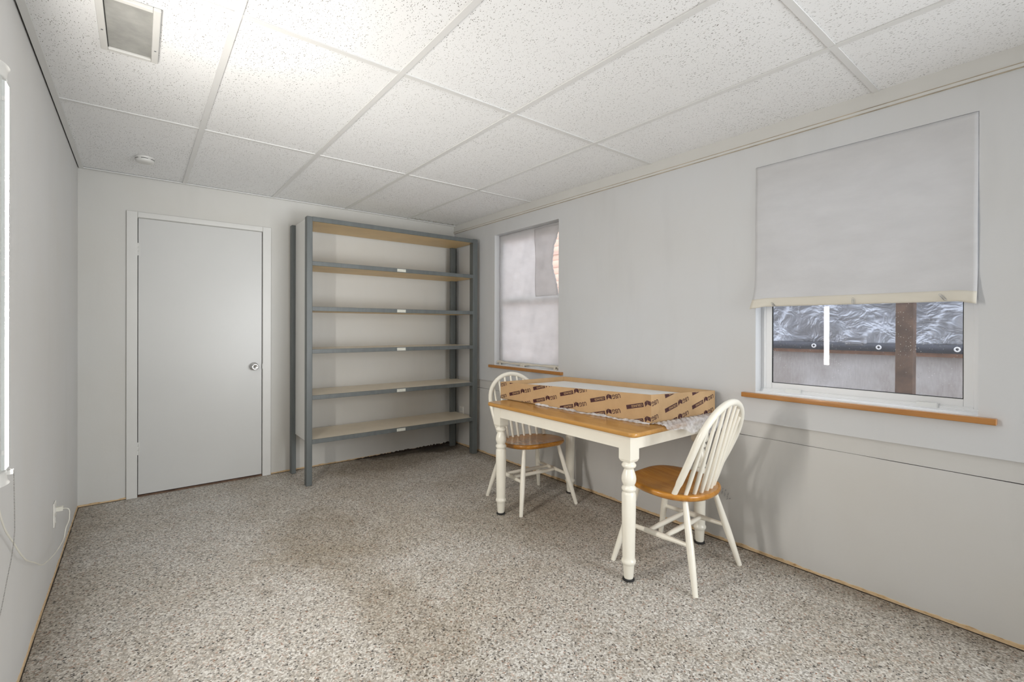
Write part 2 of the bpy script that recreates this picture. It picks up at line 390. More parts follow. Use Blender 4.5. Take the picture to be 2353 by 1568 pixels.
def m_resid():
    m, nt, b = new_mat('bare_plaster_edge'); c = coord(nt, (4, 4, 20)); n = noise(nt, 6, 5, .65, c)
    base = ramp(nt, n.outputs[0], [(.3, (.30, .17, .07)), (.45, (.62, .44, .25)), (.7, (.70, .55, .36))]).outputs[0]
    nt.links.new(base, b.inputs['Base Color']); b.inputs['Roughness'].default_value = .9; return m
M['resid'] = m_resid()
M['dirt'] = plain('dark_dirt', (.035, .025, .018), .95, var=.5, scale=30)

# ------------------------------------------------------------------ room shell
RW, HC, YB = 3.0, 2.33, -6.6
o = MB().box(-.2, 3.3, YB-.2, .2, -.1, 0).build('floor', M['floor']); struct(o, 'worn speckled chip floor in grey, beige and brown', 'floor')
o = MB().box(-.16, 0, YB-.14, .14, 0, 2.55).build('wall_left', M['wall_side']); struct(o, 'plain white left wall', 'wall')
b = MB(); b.box(0, .32, 0, .12, 0, 2.55); b.box(1.133, 3.16, 0, .12, 0, 2.55); b.box(.32, 1.133, 0, .12, 2.03, 2.55)
struct(b.build('wall_back', M['wall_back']), 'white back wall with a door and a shelf unit', 'wall')
b = MB(); b.box(0, 3.0, YB-.14, YB, 0, 2.55)
struct(b.build('wall_front', M['wall_side']), 'plain white wall behind the camera', 'wall')
WIN = [(-4.04, -3.162), (-1.607, -.733)]; WZ0, WZ1 = .885, 2.122
b = MB(); XU = 2.990
ys = [YB, WIN[0][0], WIN[0][1], WIN[1][0], WIN[1][1], 0]
for i in (0, 2, 4): b.box(XU, 3.14, ys[i], ys[i+1], .725, 2.55)
for i in (1, 3):
    b.box(XU, 3.14, ys[i], ys[i+1], .725, WZ0); b.box(XU, 3.14, ys[i], ys[i+1], WZ1, 2.55)
wr = b.build('wall_right', M['wall_right']); struct(wr, 'white right wall with two windows', 'wall')
b = MB(); b.box(3.002, 3.14, YB, 0, .641, .725); b.build('wall_band', M['wall_low'], wr)
def low(u, v):  # lower sheathing, its top edge slightly wavy
    y = YB+(0-YB)*u; return (2.999, y, v*(.6395+.0009*math.sin(y*5)+.0005*math.sin(y*17)))
b = MB(); b.grid(low, 120, 1, False); b.box(3.004, 3.14, YB, 0, 0, .636); b.build('wall_low_panel', M['wall_low'], wr, fix=False)
# scuffs on the lower wall near the chair
b = MB()
for (y, z, h, s) in [(-2.955, .297, .016, 0), (-2.972, .290, .036, 0), (-2.988, .283, .040, 0), (-3.004, .275, .030, 0), (-3.0, .252, .012, 0), (-3.016, .258, .008, 0)]:
    b.add([(2.9975, y, z-h/2), (2.9975, y+.006, z-h/2), (2.9975, y-.002, z+h/2), (2.9975, y-.008, z+h/2)], [(0, 1, 2, 3)])
M['scuff'] = plain('scuff', (.46, .455, .45), .8, var=.5, scale=60)
b.build('scuff_mark', M['scuff'], wr)
# ceiling: tile field, dark plenum above, tee grid
b = MB(); b.box(.016, 2.99, YB, -.012, HC, HC+.018); cl = b.build('ceiling', M['tile']); struct(cl, 'suspended ceiling of white fissured tiles', 'ceiling')
MB().box(-.16, 3.16, YB-.14, .14, 2.5, 2.56).build('ceiling_deck', M['void'], cl)
GX = [.5975+.6109*i for i in range(4)]; GY = [-1.2613-1.2205*i for i in range(5)]
b = MB(); tw = .0125
for gx in GX: b.box(gx-tw, gx+tw, YB, -.02, HC-.006, HC-.0005)
for gy in GY: b.box(.02, 2.985, gy-tw, gy+tw, HC-.0045, HC-.0005)
b.build('ceiling_grid', M['tee'], cl)
b = MB(); tiny = .0022
for gy in GY:   # thin dark seams where tiles sit crooked on the tees
    b.box(.02, .35, gy+tw, gy+tw+tiny, HC-.001, HC+.001); b.box(GX[3], 2.98, gy+tw, gy+tw+tiny, HC-.001, HC+.001)
for gx in (GX[3],): b.box(gx+tw, gx+tw+tiny, -3.75, -3.4, HC-.001, HC+.001)
b.box(.03, 2.98, -.0335, -.031, HC-.001, HC+.001)
b.build('ceiling_seam', M['void'], cl)
o = MB().box(.006, .030, YB, 0, HC-.008, HC-.0005).build('trim_1', M['tee']); struct(o, 'white metal edge strip of the ceiling along the left wall', 'trim')
b = MB(); b.add([(.03, -.031, HC-.008), (.75, -.031, HC-.008), (2.99, -.031, HC-.008), (2.99, -.002, HC-.008), (.75, -.004, HC-.008), (.4, -.009, HC-.008), (.03, -.006, HC-.008)] +
                 [(.03, -.031, HC), (.75, -.031, HC), (2.99, -.031, HC), (2.99, -.002, HC), (.75, -.004, HC), (.4, -.009, HC), (.03, -.006, HC)],
                 [(0, 1, 2, 3, 4, 5, 6), (7, 8, 9, 10, 11, 12, 13)]+[(i, (i+1) % 7, 7+(i+1) % 7, 7+i) for i in range(7)])
o = b.build('trim_2', M['tee']); struct(o, 'white metal edge strip of the ceiling along the back wall', 'trim')
b = MB(); b.box(2.982, 3.0, YB, 0, 2.262, HC); o = b.build('trim_3', M['trimw']); struct(o, 'white board along the top of the right wall', 'trim')
M['tan'] = plain('yellowed_caulk', (.50, .43, .33), .7, var=.3, scale=9)
b = MB(); b.box(2.980, 2.996, YB, 0, 2.247, 2.2595); b.build('bead', M['trimw'], o)
b = MB(); b.box(2.978, 2.994, YB, 0, 2.2598, 2.2625); b.box(2.984, 2.995, YB, 0, 2.2445, 2.2468); b.build('caulk_line', M['tan'], o)
# bare edge left where baseboards were removed
def edge(name, p0, p1, nrm, h, label):
    L = math.hypot(p1[0]-p0[0], p1[1]-p0[1]); n = int(L/.012)
    b = MB(); vs = []; rnd = random.Random(hash(name) % 99 + 3); hh = h
    for i in range(n+1):
        t = i/n; x = p0[0]+(p1[0]-p0[0])*t; y = p0[1]+(p1[1]-p0[1])*t
        hh += (h-hh)*.15+rnd.uniform(-1, 1)*h*.16; hz = max(.002, hh)
        vs += [(x+nrm[0]*.004, y+nrm[1]*.004, 0), (x+nrm[0]*.0025, y+nrm[1]*.0025, hz), (x, y, hz+.001)]
    fs = [(3*i+k, 3*i+3+k, 3*i+4+k, 3*i+1+k) for i in range(n) for k in (0, 1)]
    b.add(vs, fs); o = b.build(name, M['resid'], fix=False); struct(o, label, 'baseboard')
    b = MB(); vs = []; q = .002
    for i in range(n+1):
        t = i/n; x = p0[0]+(p1[0]-p0[0])*t; y = p0[1]+(p1[1]-p0[1])*t
        q += (.002-q)*.2+rnd.uniform(-1, 1)*.0013; qq = max(.0005, q)
        vs += [(x+nrm[0]*.004, y+nrm[1]*.004, .0035), (x+nrm[0]*(.005+qq*.9), y+nrm[1]*(.005+qq*.9), .0008)]
    b.add(vs, [(2*i, 2*i+2, 2*i+3, 2*i+1) for i in range(n)]); b.build('dirt_line', M['dirt'], o, fix=False)
    return o
edge('baseboard_left', (0, -4.6), (0, 0), (1, 0), .016, 'jagged bare plaster edge at the foot of the left wall')
edge('baseboard_right', (2.999, -4.9), (2.999, 0), (-1, 0), .018, 'jagged bare plaster edge at the foot of the right wall')
o = edge('baseboard_back', (1.2, 0), (3.0, 0), (0, -1), .012, 'jagged bare plaster edge at the foot of the back wall')
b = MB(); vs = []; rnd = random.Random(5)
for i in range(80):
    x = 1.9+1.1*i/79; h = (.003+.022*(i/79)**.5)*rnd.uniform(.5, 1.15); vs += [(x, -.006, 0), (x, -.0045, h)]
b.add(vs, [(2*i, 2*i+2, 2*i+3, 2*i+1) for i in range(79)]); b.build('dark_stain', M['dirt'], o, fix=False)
edge('baseboard_corner', (0, 0), (.257, 0), (0, -1), .014, 'short bare plaster edge between the left corner and the door')

# ------------------------------------------------------------------ door
D = empty('door_1', (0.72, 0, 0)); struct(D, 'flat white door with chrome knob in the back wall', 'door')
def at(o, parent): o.parent = parent; o.matrix_parent_inverse = Matrix.Translation(-parent.location)
def part(mb, name, mat, parent, **k):
    o = mb.build(name, mat, **k); o.parent = parent
    o.matrix_parent_inverse = (Matrix.Translation(parent.location) @ Matrix.Rotation(parent.rotation_euler.z, 4, 'Z')).inverted() if parent.type == 'EMPTY' else Matrix.Identity(4)
    return o
part(MB().box(.3235, 1.1285, -.001, .034, .018, 2.0285), 'door_slab', M['door'], D, bevel=.0015)
b = MB(); b.box(.257, .320, -.016, 0, 0, 2.072); b.box(1.133, 1.197, -.016, 0, 0, 2.072); b.box(.320, 1.133, -.016, 0, 2.032, 2.072)
part(b, 'door_casing', M['trimw'], D, bevel=.004)
b = MB(); b.box(.32, 1.133, .05, .07, 0, 2.03); part(b, 'door_gap', M['void'], D)
M['thr'] = plain('brown_threshold', (.13, .075, .045), .7, var=.4, scale=20)
part(MB().box(.321, 1.132, .002, .06, 0, .012), 'threshold', M['thr'], D)
for z in (1.80, .355):
    b = MB(); n = 3
    for k in range(n): b.lathe([(.0062, z-.045+k*.0305), (.0068, z-.044+k*.0305), (.0068, z-.0165+k*.0305), (.0062, z-.0155+k*.0305)], (.3215, -.0085, 0), 12)
    b.box(.309, .334, -.003, -.001, z-.045, z+.045)
    part(b, 'hinge', M['trimw'], D)
b = MB(); b.lathe([(.0, 0), (.033, 0), (.0335, .004), (.029, .010), (.014, .013), (.0125, .03), (.021, .040), (.0265, .052), (.027, .062), (.0245, .068), (.018, .0695), (.013, .066), (.0, .064)], (0, 0, 0), 32, 'y', cap=False)
b.v = [(x+1.07, -y-.001, z+.915) for x, y, z in b.v]
kn = part(b, 'door_knob', M['chrome'], D)
b = MB(); b.box(1.0665, 1.0735, -.0672, -.0655, .9135, .9165); kh = b.build('keyway', M['black']); kh.parent = kn
kh.matrix_parent_inverse = Matrix.Identity(4); kn2 = kn
b = MB(); b.box(1.1295, 1.1345, -.018, -.0165, .895, .935); part(b, 'strike_plate', M['trimw'], D)

# ------------------------------------------------------------------ windows
def window(n, y0, y1, label):
    Wd = empty('window_%d' % n, (3.0, (y0+y1)/2, WZ0)); struct(Wd, label, 'window')
    b = MB(); x0, x1 = 3.06, 3.10
    b.box(x0, x1, y0, y0+.022, WZ0, WZ1); b.box(x0, x1, y1-.022, y1, WZ0, WZ1); b.box(x0, x1, y0+.022, y1-.022, WZ0, WZ0+.025); b.box(x0, x1, y0+.022, y1-.022, WZ1-.025, WZ1)
    part(b, 'window_frame', M['alum'], Wd, bevel=.002)
    for (za, zb, xx) in ((WZ0+.022, 1.51, 3.066), (1.49, WZ1-.022, 3.078)):
        b = MB(); s = .034
        b.box(xx, xx+.02, y0+.02, y0+.02+s, za, zb); b.box(xx, xx+.02, y1-.02-s, y1-.02, za, zb); b.box(xx, xx+.02, y0+.02+s, y1-.02-s, za, za+s); b.box(xx, xx+.02, y0+.02+s, y1-.02-s, zb-s, zb)
        f = part(b, 'sash', M['alum'], Wd, bevel=.002)
        g = MB().box(xx+.008, xx+.011, y0+.02+s, y1-.02-s, za+s, zb-s).build('pane', M['glass']); g.parent = f
        k = MB(); a0, a1, c0, c1 = y0+.02+s, y1-.02-s, za+s, zb-s; e = .0025
        k.box(xx+.001, xx+.012, a0, a0+e, c0, c1); k.box(xx+.001, xx+.012, a1-e, a1, c0, c1); k.box(xx+.001, xx+.012, a0, a1, c0, c0+e); k.box(xx+.001, xx+.012, a0, a1, c1-e, c1)
        k = k.build('gasket', M['black']); k.parent = f
    b = MB(); b.box(3.0, 3.06, y0, y1, WZ0-.001, WZ0+.006); b.box(3.045, 3.06, y0, y1, WZ0+.006, WZ0+.012); b.box(3.052, 3.06, y0, y1, WZ0+.012, WZ0+.020)
    part(b, 'sill_track', M['alum'], Wd)
    b = MB(); b.box(2.962, 3.05, y0-.055, y1+.066, WZ0-.026, WZ0-.0005)
    part(b, 'window_sill', M['sill'], Wd, bevel=.003)
    return Wd
w1 = window(1, *WIN[0], 'nearer right-wall window, half covered, looking out on a silver tarpaulin')
w2 = window(2, *WIN[1], 'farther right-wall window beside the shelf unit, fully covered')
M['clip'] = plain('latch_plastic', (.78, .79, .78), .3)
for y in (-3.33, -3.87):
    b = MB(); b.box(3.046, 3.062, y-.035, y+.035, WZ0+.012, WZ0+.030); b.tube([(3.045, y-.036, WZ0+.01), (3.043, y-.04, WZ0+.034)], .0012, 6)
    part(b, 'sash_latch', M['clip'], w1, bevel=0)
# blind of the near window: stiff white paper hanging in the opening, lower edge folded up
y0, y1 = WIN[0]
def shade(u, v):
    y = y0+.0015+(y1-y0-.002)*u; z = 2.119-(2.119-1.352)*v
    z += .004*u*v
    x = 2.988+.006*math.sin(v*9+u*2)*v-.016*v*v
    x += .004*math.sin(v*40+math.sin(u*5))*(1-v)*.35
    if v > .85:
        k = (v-.85)/.15; x -= .018*k*(1-u)**6*1.2-.0; y -= .0*k
        y += (.012*k*k if u > .97 else 0); x -= .02*k*max(0, (u-.9)/.1)
        z += -.012*k*max(0, (u-.93)/.07)-.012*k*max(0, (.06-u)/.06)
    return (x, y, z)
b = MB(); b.grid(shade, 60, 50)
sh = b.build('window_blind', M['shade'], solid=.0012, fix=False)
tag(sh, 'white paper blind covering the upper half of the window with the tarpaulin view', 'blind')
def fold(u, v):
    p = Vector(shade(u, 1)); q = Vector(shade(u, .94)); t = p.lerp(q, v); t.x -= .0035*math.sin(PI*min(1, v+.25))+.001
    return tuple(t)
b = MB(); b.grid(fold, 60, 5); M['fold'] = m_paper('yellowed_fold', (.80, .76, .67), .1)
b.build('folded_hem', M['fold'], sh, solid=.001, fix=False)
def paper_clip(y, z, ang, label):
    c = []
    for px, pz in [(-.004, -.014), (-.004, .012), (-.002, .016), (.002, .016), (.004, .012), (.004, -.016), (.002, -.019), (-.0005, -.019), (-.0025, -.0155), (-.0025, .006), (0, .0095), (.0025, .006), (.0025, -.010)]:
        ca, sa = math.cos(ang), math.sin(ang); c.append((2.956, y+px*ca*1.0-pz*sa, z+px*sa+pz*ca))
    b = MB(); b.tube(c, .0007, 6); o = b.build('paper_clip', M['steel']); tag(o, label, 'paper clip', 'paper clips holding up the folded hem of the blind')
paper_clip(-3.268, 1.363, -.60, 'tilted steel paper clip at the left end of the blind hem')
paper_clip(-3.622, 1.368, 0, 'upright steel paper clip in the middle of the blind hem')
paper_clip(-3.936, 1.372, -.62, 'tilted steel paper clip at the right end of the blind hem')
# torn paper over the far window
ya, yb = -1.607, -.735
TE = [(2.122, -1.607), (2.035, -1.607), (2.02, -1.598), (1.96, -1.578), (1.93, -1.556), (1.86, -1.552), (1.79, -1.540), (1.74, -1.548), (1.70, -1.556), (1.66, -1.572), (1.59, -1.600), (1.53, -1.607), (.9, -1.607)]
def tear(z):
    for (za, a), (zb, b_) in zip(TE, TE[1:]):
        if za >= z >= zb: return max(-1.604, a+(b_-a)*(za-z)/max(1e-6, za-zb)+(.062 if 1.50 < z < 2.04 else 0))
    return -1.604
def crumple(y, z, a):
    return a*(math.sin(y*23+z*7)*math.sin(z*11-y*5)+.6*math.sin(y*51-z*19)*math.sin(z*37+y*13))
def cover(u, v):
    z = 2.118-(2.118-.915)*v; yr = tear(z)+.003*math.sin(z*160)*(1 if 1.55 < z < 2.03 else 0); y = yr+(yb-yr)*u
    return (3.046+crumple(y, z, .004), y, z)
b = MB(); b.grid(cover, 40, 90); o = b.build('paper_window_cover', M['shade2'], solid=.0008, fix=False)
tag(o, 'crumpled white paper sheet over the far window, torn at its upper right edge', 'window covering')
def lap(u, v):
    z = 2.10-(2.10-1.51)*v; yr = tear(z)+.004; ye = -1.245-.03*v+.006*math.sin(z*9); y = yr+(ye-yr)*u
    return (3.040+crumple(y, z, .004)-.001, y, z)
b = MB(); b.grid(lap, 20, 40); b.build('second_layer', M['shade2'], o, solid=.0008, fix=False)
def roll(u, v):
    y = ya+.002+(yb-ya-.004)*u; a = 2*PI*v; r = .011+.003*math.sin(u*14)+.0015*math.sin(u*53+a)
    return (3.030+r*math.cos(a), y, .912+r*math.sin(a)+.003*math.sin(u*7))
b = MB(); b.grid(roll, 50, 10); b.build('rolled_edge', M['fold'], o, fix=False)
def wad(y, z, s, label, seed):
    r = random.Random(seed); b = MB(); pts = []
    for k in range(9): pts.append((3.008+r.uniform(-.006, .006), y+r.uniform(-1, 1)*.018*s, z+r.uniform(-.6, 1)*.014*s))
    b.tube(pts, [.0035*s]*9, 6)
    b.lathe([(.003, -.014*s), (.010*s, -.006*s), (.011*s, .004*s), (.006, .015*s)], (3.010, y+.006, z+.004), 8)
    o = b.build('knotted_tie', M['fold']); tag(o, label, 'tie', 'ties along the foot of the paper window cover')
wad(-.80, .892, .9, 'small white knotted tie at the left end of the far window sill', 3)
wad(-1.555, .893, 1.35, 'larger white knotted tie at the right end of the far window sill', 8)
b = MB(); b.box(3.002, 3.020, -1.150, -1.110, WZ0+.006, WZ0+.024); b.box(3.000, 3.022, -1.115, -1.103, WZ0+.006, WZ0+.028)
o = b.build('sash_clip', M['fold'], bevel=.002); tag(o, 'small off-white clip in the middle of the far window sill', 'clip')

# ------------------------------------------------------------------ outside
o = MB().box(3.14, 14, -9, 9, -.3, -.1).build('ground', M['ground']); struct(o, 'concrete ground outside', 'ground')
Fn = empty('fence_board', (5.03, -3.4, -.1)); tag(Fn, 'pale weathered board fence below the tarpaulin outside the near window', 'fence')
part(MB().box(5.01, 5.05, -6.5, -1.2, -.1, 1.06), 'board_panel', M['board'], Fn)
part(MB().box(4.985, 5.03, -6.5, -1.2, 1.028, 1.066), 'top_rail', M['stripw'], Fn)
def tz(y): return 1.124+.004*math.sin(y*3)
def tarp(u, v):
    y = -6.4+5.1*u; z = 1.10+1.9*v
    return (4.955+.03*math.sin(y*2.1+z*1.7)*v+.012*math.sin(y*7.3-z*9)+.008*math.sin(y*13+z*17), y, z)
b = MB(); b.grid(tarp, 150, 60); o = b.build('tarpaulin', M['tarp'], solid=.001, fix=False); tag(o, 'crinkled silver tarpaulin hanging outside the near window', 'tarpaulin')
def hem(u, v):
    y = -6.4+5.1*u; return (4.945+.003*math.sin(y*5), y, 1.058+.012*(-y-2.4)*.6*.5*0+.066*v)
b = MB(); b.grid(hem, 100, 1); b.build('hem', M['hem'], o, solid=.004, fix=False)
for k in range(-2, 6):
    y = -2.779-.4585*k; b = MB(); b.lathe([(.009, 0), (.009, .003), (.017, .003), (.019, 0)], (0, 0, 0), 20, 'x', cap=False)
    b.v = [(4.936-x, yy+y, z+1.090) for x, yy, z in b.v]; b.build('grommet', M['grom'], o)
b = MB(); b.add([(4.40, -3.455, -.1), (4.40, -3.55, -.1), (4.49, -3.55, -.1), (4.49, -3.455, -.1), (4.40, -3.468, 2.9), (4.40, -3.563, 2.9), (4.49, -3.563, 2.9), (4.49, -3.468, 2.9)], [(0, 1, 2, 3), (7, 6, 5, 4), (0, 4, 5, 1), (1, 5, 6, 2), (2, 6, 7, 3), (3, 7, 4, 0)])
o = b.build('timber_post', M['post'], bevel=.004); tag(o, 'brown weathered timber post standing in front of the silver tarpaulin', 'post')
H = empty('neighbour_house', (7, 3, -.1)); tag(H, 'bright peach lap-sided house seen through the torn gap of the far window', 'house')
part(MB().box(6.6, 9, -.8, 6, -.1, 3.8), 'siding_wall', M['siding'], H)
M['htrim'] = plain('white_batten', (.45, .28, .22), .6)
b = MB(); b.box(6.57, 6.6, -.8, 6, 2.64, 2.70); b.box(6.58, 6.6, -.8, 6, 2.40, 2.42); part(b, 'batten', M['htrim'], H)

# ------------------------------------------------------------------ shelf unit
SU = empty('shelf_unit', (2.14, -.27, 0)); tag(SU, 'tall open grey metal shelf unit with six beige shelves against the back wall', 'shelf unit')
def post(x0, x1, y0, y1, h):
    return MB().box(x0, x1, y0, y1, 0.001, h)
part(post(1.347, 1.391, -.512, -.455, 2.104), 'upright', M['grey'], SU, bevel=.004)
part(post(2.890, 2.945, -.512, -.450, 2.108), 'upright', M['grey'], SU, bevel=.004)
part(post(1.335, 1.372, -.105, -.045, 2.10), 'upright', M['grey'], SU, bevel=.004)
b = MB(); b.box(2.876, 2.945, -.118, -.108, .001, 2.07); b.box(2.935, 2.945, -.118, -.045, .001, 2.07); b.box(2.876, 2.886, -.108, -.09, .001, 2.07)
part(b, 'upright', M['grey'], SU, bevel=.002)
part(MB().box(1.366, 1.376, -.470, -.075, .335, 2.10), 'side_panel', M['panel'], SU)
SZ = [2.105, 1.757, 1.401, 1.066, .704, .358]
for i, z in enumerate(SZ):
    b = MB(); b.box(1.378, 2.935, -.500, -.07, z-.008, z-.001)
    s = part(b, 'shelf', M['shelf'], SU)
    b = MB(); b.box(1.379, 2.934, -.4983, -.071, z-.0335, z-.0082); u_ = b.build('shelf_underside', M['under']); u_.parent = s
    h = .036 if i == 0 else .034
    b = MB(); b.box(1.389, 2.892, -.5125, -.4985, z-h, z); e = b.build('shelf_lip', M['grey'], bevel=.002); e.parent = s
    if i:
        b = MB(); b.box(2.096, 2.177, -.5155, -.513, z-.030, z-.005); b.box(2.103, 2.170, -.5165, -.5155, z-.026, z-.021)
        for xx in (2.100, 2.173): b.lathe([(.0022, 0), (.0022, .0025)], (xx, -.518, z-.0175), 8, 'y')
        e = b.build('label_holder', M['tagm']); e.parent = s

# ------------------------------------------------------------------ table
T = empty('dining_table', (2.53, -2.4, 0)); tag(T, 'white dining table with turned legs and honey wood top under the carton', 'table')
def rrect(x0, x1, y0, y1, r, n=6):
    p = []
    for cx, cy, a0 in ((x1-r, y1-r, 0), (x0+r, y1-r, PI/2), (x0+r, y0+r, PI), (x1-r, y0+r, 3*PI/2)):
        for k in range(n+1): a = a0+PI/2*k/n; p.append((cx+r*math.cos(a), cy+r*math.sin(a)))
    return p
b = MB(); b.prism(rrect(2.138, 2.935, -2.995, -1.80, .035), .721, .745)
part(b, 'tabletop', M['top'], T, bevel=.009, seg=3)
LX = (2.218, 2.868); LY = (-2.905, -1.862)
b = MB()
b.box(2.185, 2.205, LY[0], LY[1], .648, .7208); b.box(2.881, 2.901, LY[0], LY[1], .648, .7208)
b.box(LX[0], LX[1], -2.938, -2.918, .648, .7208); b.box(LX[0], LX[1], -1.849, -1.829, .648, .7208)
part(b, 'apron', M['cream'], T)
prof = [(.022, .012), (.024, .02), (.0275, .075), (.030, .082), (.0345, .088), (.0355, .095), (.0345, .102), (.030, .108), (.0305, .118),
        (.0315, .20), (.034, .32), (.0345, .425), (.031, .434), (.027, .438), (.032, .441), (.0355, .448), (.0355, .455), (.031, .463), (.026, .467),
        (.030, .474), (.0345, .486), (.036, .50), (.034, .515), (.029, .531), (.024, .545), (.0225, .552), (.031, .556), (.0355, .563), (.0355, .569), (.030, .577), (.026, .581), (.028, .586)]
for lx in LX:
    for ly in LY:
        b = MB(); b.lathe(prof, (lx, ly, 0), 28)
        lo = []
        s = .0345
        ring = [(.026, .583), (.030, .588), (.0345, .598), (.0345, .7208)]
        def sq(r, k=1): return [(lx-r, ly-r), (lx+r, ly-r), (lx+r, ly+r), (lx-r, ly+r)]
        vs = [(x, y, z) for r, z in ring for x, y in sq(r)]
        b.add(vs, [(4*i+j, 4*i+(j+1) % 4, 4*i+4+(j+1) % 4, 4*i+4+j) for i in range(3) for j in range(4)]+[(3, 2, 1, 0), (12, 13, 14, 15)])
        L_ = part(b, 'leg', M['cream'], T)
        g = MB().lathe([(.025, .001), (.029, .003), (.029, .009), (.024, .012)], (lx, ly, 0), 20).build('foot_glide', M['black']); g.parent = L_

# ------------------------------------------------------------------ carton of ceiling tiles
A = Vector((2.385, -2.915)); B = Vector((2.305, -1.74)); Dd = Vector((2.88, -1.78)); Cc = Vector((2.952, -2.95))
ZB = .747
top = {'A': .897, 'B': .862, 'D': .866, 'C': .877}
K = empty('cardboard_carton', ((A.x+Dd.x)/2, (A.y+Dd.y)/2, ZB)); tag(K, 'shallow open cardboard carton of ceiling tiles lying on the table', 'carton')
def wallq(P, Q, zp, zq, inn):
    th = .005; e = (Q-P).normalized(); nrm = Vector((-e.y, e.x)); nrm *= th*inn
    v = [(P.x, P.y, ZB), (Q.x, Q.y, ZB), (Q.x, Q.y, zq), (P.x, P.y, zp)]
    v += [(P.x+nrm.x, P.y+nrm.y, ZB), (Q.x+nrm.x, Q.y+nrm.y, ZB), (Q.x+nrm.x, Q.y+nrm.y, zq), (P.x+nrm.x, P.y+nrm.y, zp)]
    return MB().add(v, [(0, 1, 2, 3), (7, 6, 5, 4), (3, 2, 6, 7), (0, 4, 5, 1), (0, 3, 7, 4), (1, 5, 6, 2)])
sides = [(B, A, top['B'], top['A']), (A, Cc, top['A'], top['C']), (Cc, Dd, top['C'], top['D']), (Dd, B, top['D'], top['B'])]
pan = [part(wallq(p, q, a, c_, 1), 'side_flap', M['card'], K) for p, q, a, c_ in sides]
b = MB().add([(A.x, A.y, ZB), (Cc.x, Cc.y, ZB), (Dd.x, Dd.y, ZB), (B.x, B.y, ZB), (A.x, A.y, ZB+.004), (Cc.x, Cc.y, ZB+.004), (Dd.x, Dd.y, ZB+.004), (B.x, B.y, ZB+.004)], [(3, 2, 1, 0), (4, 5, 6, 7), (0, 1, 5, 4), (1, 2, 6, 5), (2, 3, 7, 6), (3, 0, 4, 7)])
part(b, 'bottom', M['card'], K)
# the tiles inside: a stack, each one a thing
cen = (A+B+Cc+Dd)/4
def inset(P, k=.009): d = (cen-P).normalized()*k*1.4; return P+d
Q4 = [inset(P) for P in (A, Cc, Dd, B)]
zb4 = [ZB+.0045]*4; zt4 = [top['A']-.030, top['C']-.032, top['D']-.032, top['B']-.028]
M['tilew'] = plain('tile_face', (.84, .83, .81), .85, var=.04, scale=3)
nt_ = 7
for k in range(nt_):
    lo_ = [a+(c_-a)*k/nt_ for a, c_ in zip(zb4, zt4)]; hi_ = [a+(c_-a)*(k+1)/nt_-.0006 for a, c_ in zip(zb4, zt4)]
    v = [(q.x, q.y, z) for q, z in zip(Q4, lo_)]+[(q.x, q.y, z) for q, z in zip(Q4, hi_)]
    o = MB().add(v, [(3, 2, 1, 0), (4, 5, 6, 7), (0, 1, 5, 4), (1, 2, 6, 5), (2, 3, 7, 6), (3, 0, 4, 7)]).build('acoustic_tile', M['tilew'])
    tag(o, ['lowest white ceiling tile, on the floor of the carton', 'white ceiling tile second from the bottom of the carton stack', 'white ceiling tile third from the bottom of the carton stack', 'white ceiling tile halfway up the stack in the carton', 'white ceiling tile third from the top of the carton stack', 'white ceiling tile just under the topmost one in the carton', 'topmost white ceiling tile, its face showing inside the carton'][k], 'ceiling tile', 'spare ceiling tiles packed in the carton')
# printing: mirrored logo band upside down, cut off at the rims
def text_mesh(txt, size, off=0.0):
    cu = bpy.data.curves.new('t', 'FONT'); cu.body = txt; cu.size = size; cu.offset = off; cu.align_x = 'CENTER'; cu.align_y = 'CENTER'; cu.resolution_u = 3
    ob = bpy.data.objects.new('t', cu); COL.objects.link(ob); bpy.context.view_layer.update()
    me = bpy.data.meshes.new_from_object(ob.evaluated_get(bpy.context.evaluated_depsgraph_get()))
    v = [tuple(p.co) for p in me.vertices]; f = [tuple(p.vertices) for p in me.polygons]
    bpy.data.objects.remove(ob); bpy.data.curves.remove(cu); bpy.data.meshes.remove(me)
    xs = [p[0] for p in v]; ys_ = [p[1] for p in v]; cx = (min(xs)+max(xs))/2; cy = (min(ys_)+max(ys_))/2
    return [(p[0]-cx, p[1]-cy) for p in v], f, max(xs)-min(xs), max(ys_)-min(ys_)
T_usg = text_mesh('USG', .03, .0006); T_cei = text_mesh('CEILINGS', .02, .0003)
def fit(T_, wd, hg, cx, cy): return [((x/T_[2])*wd+cx, (y/T_[3])*hg+cy) for x, y in T_[0]], T_[1]
def unit():
    # in reading orientation: USG, emblem, bar with CEILINGS
    dark = []; light = []
    dark.append(fit(T_usg, .052, .024, -.051, 0))
    dark.append(([(-.020, -.010), (-.003, -.018), (.0005, -.020), (.0005, -.005+.006), (-.003, .004), (-.018, .012)], [(0, 1, 4, 5), (1, 2, 3, 4)]))
    dark.append(([(.0022, -.020), (.017, -.010), (.017, .012), (.0022, .000)], [(0, 1, 2, 3)]))
    dark.append(([(.0135, -.019), (.018, -.019), (.018, -.0175), (.0135, -.0175)], [(0, 1, 2, 3)]))
    dark.append(([(.026, -.011), (.132, -.011), (.132, .011), (.026, .011)], [(0, 1, 2, 3)]))
    light.append(fit(T_cei, .068, .0125, .066, 0))
    return dark, light
DK, LT = unit()
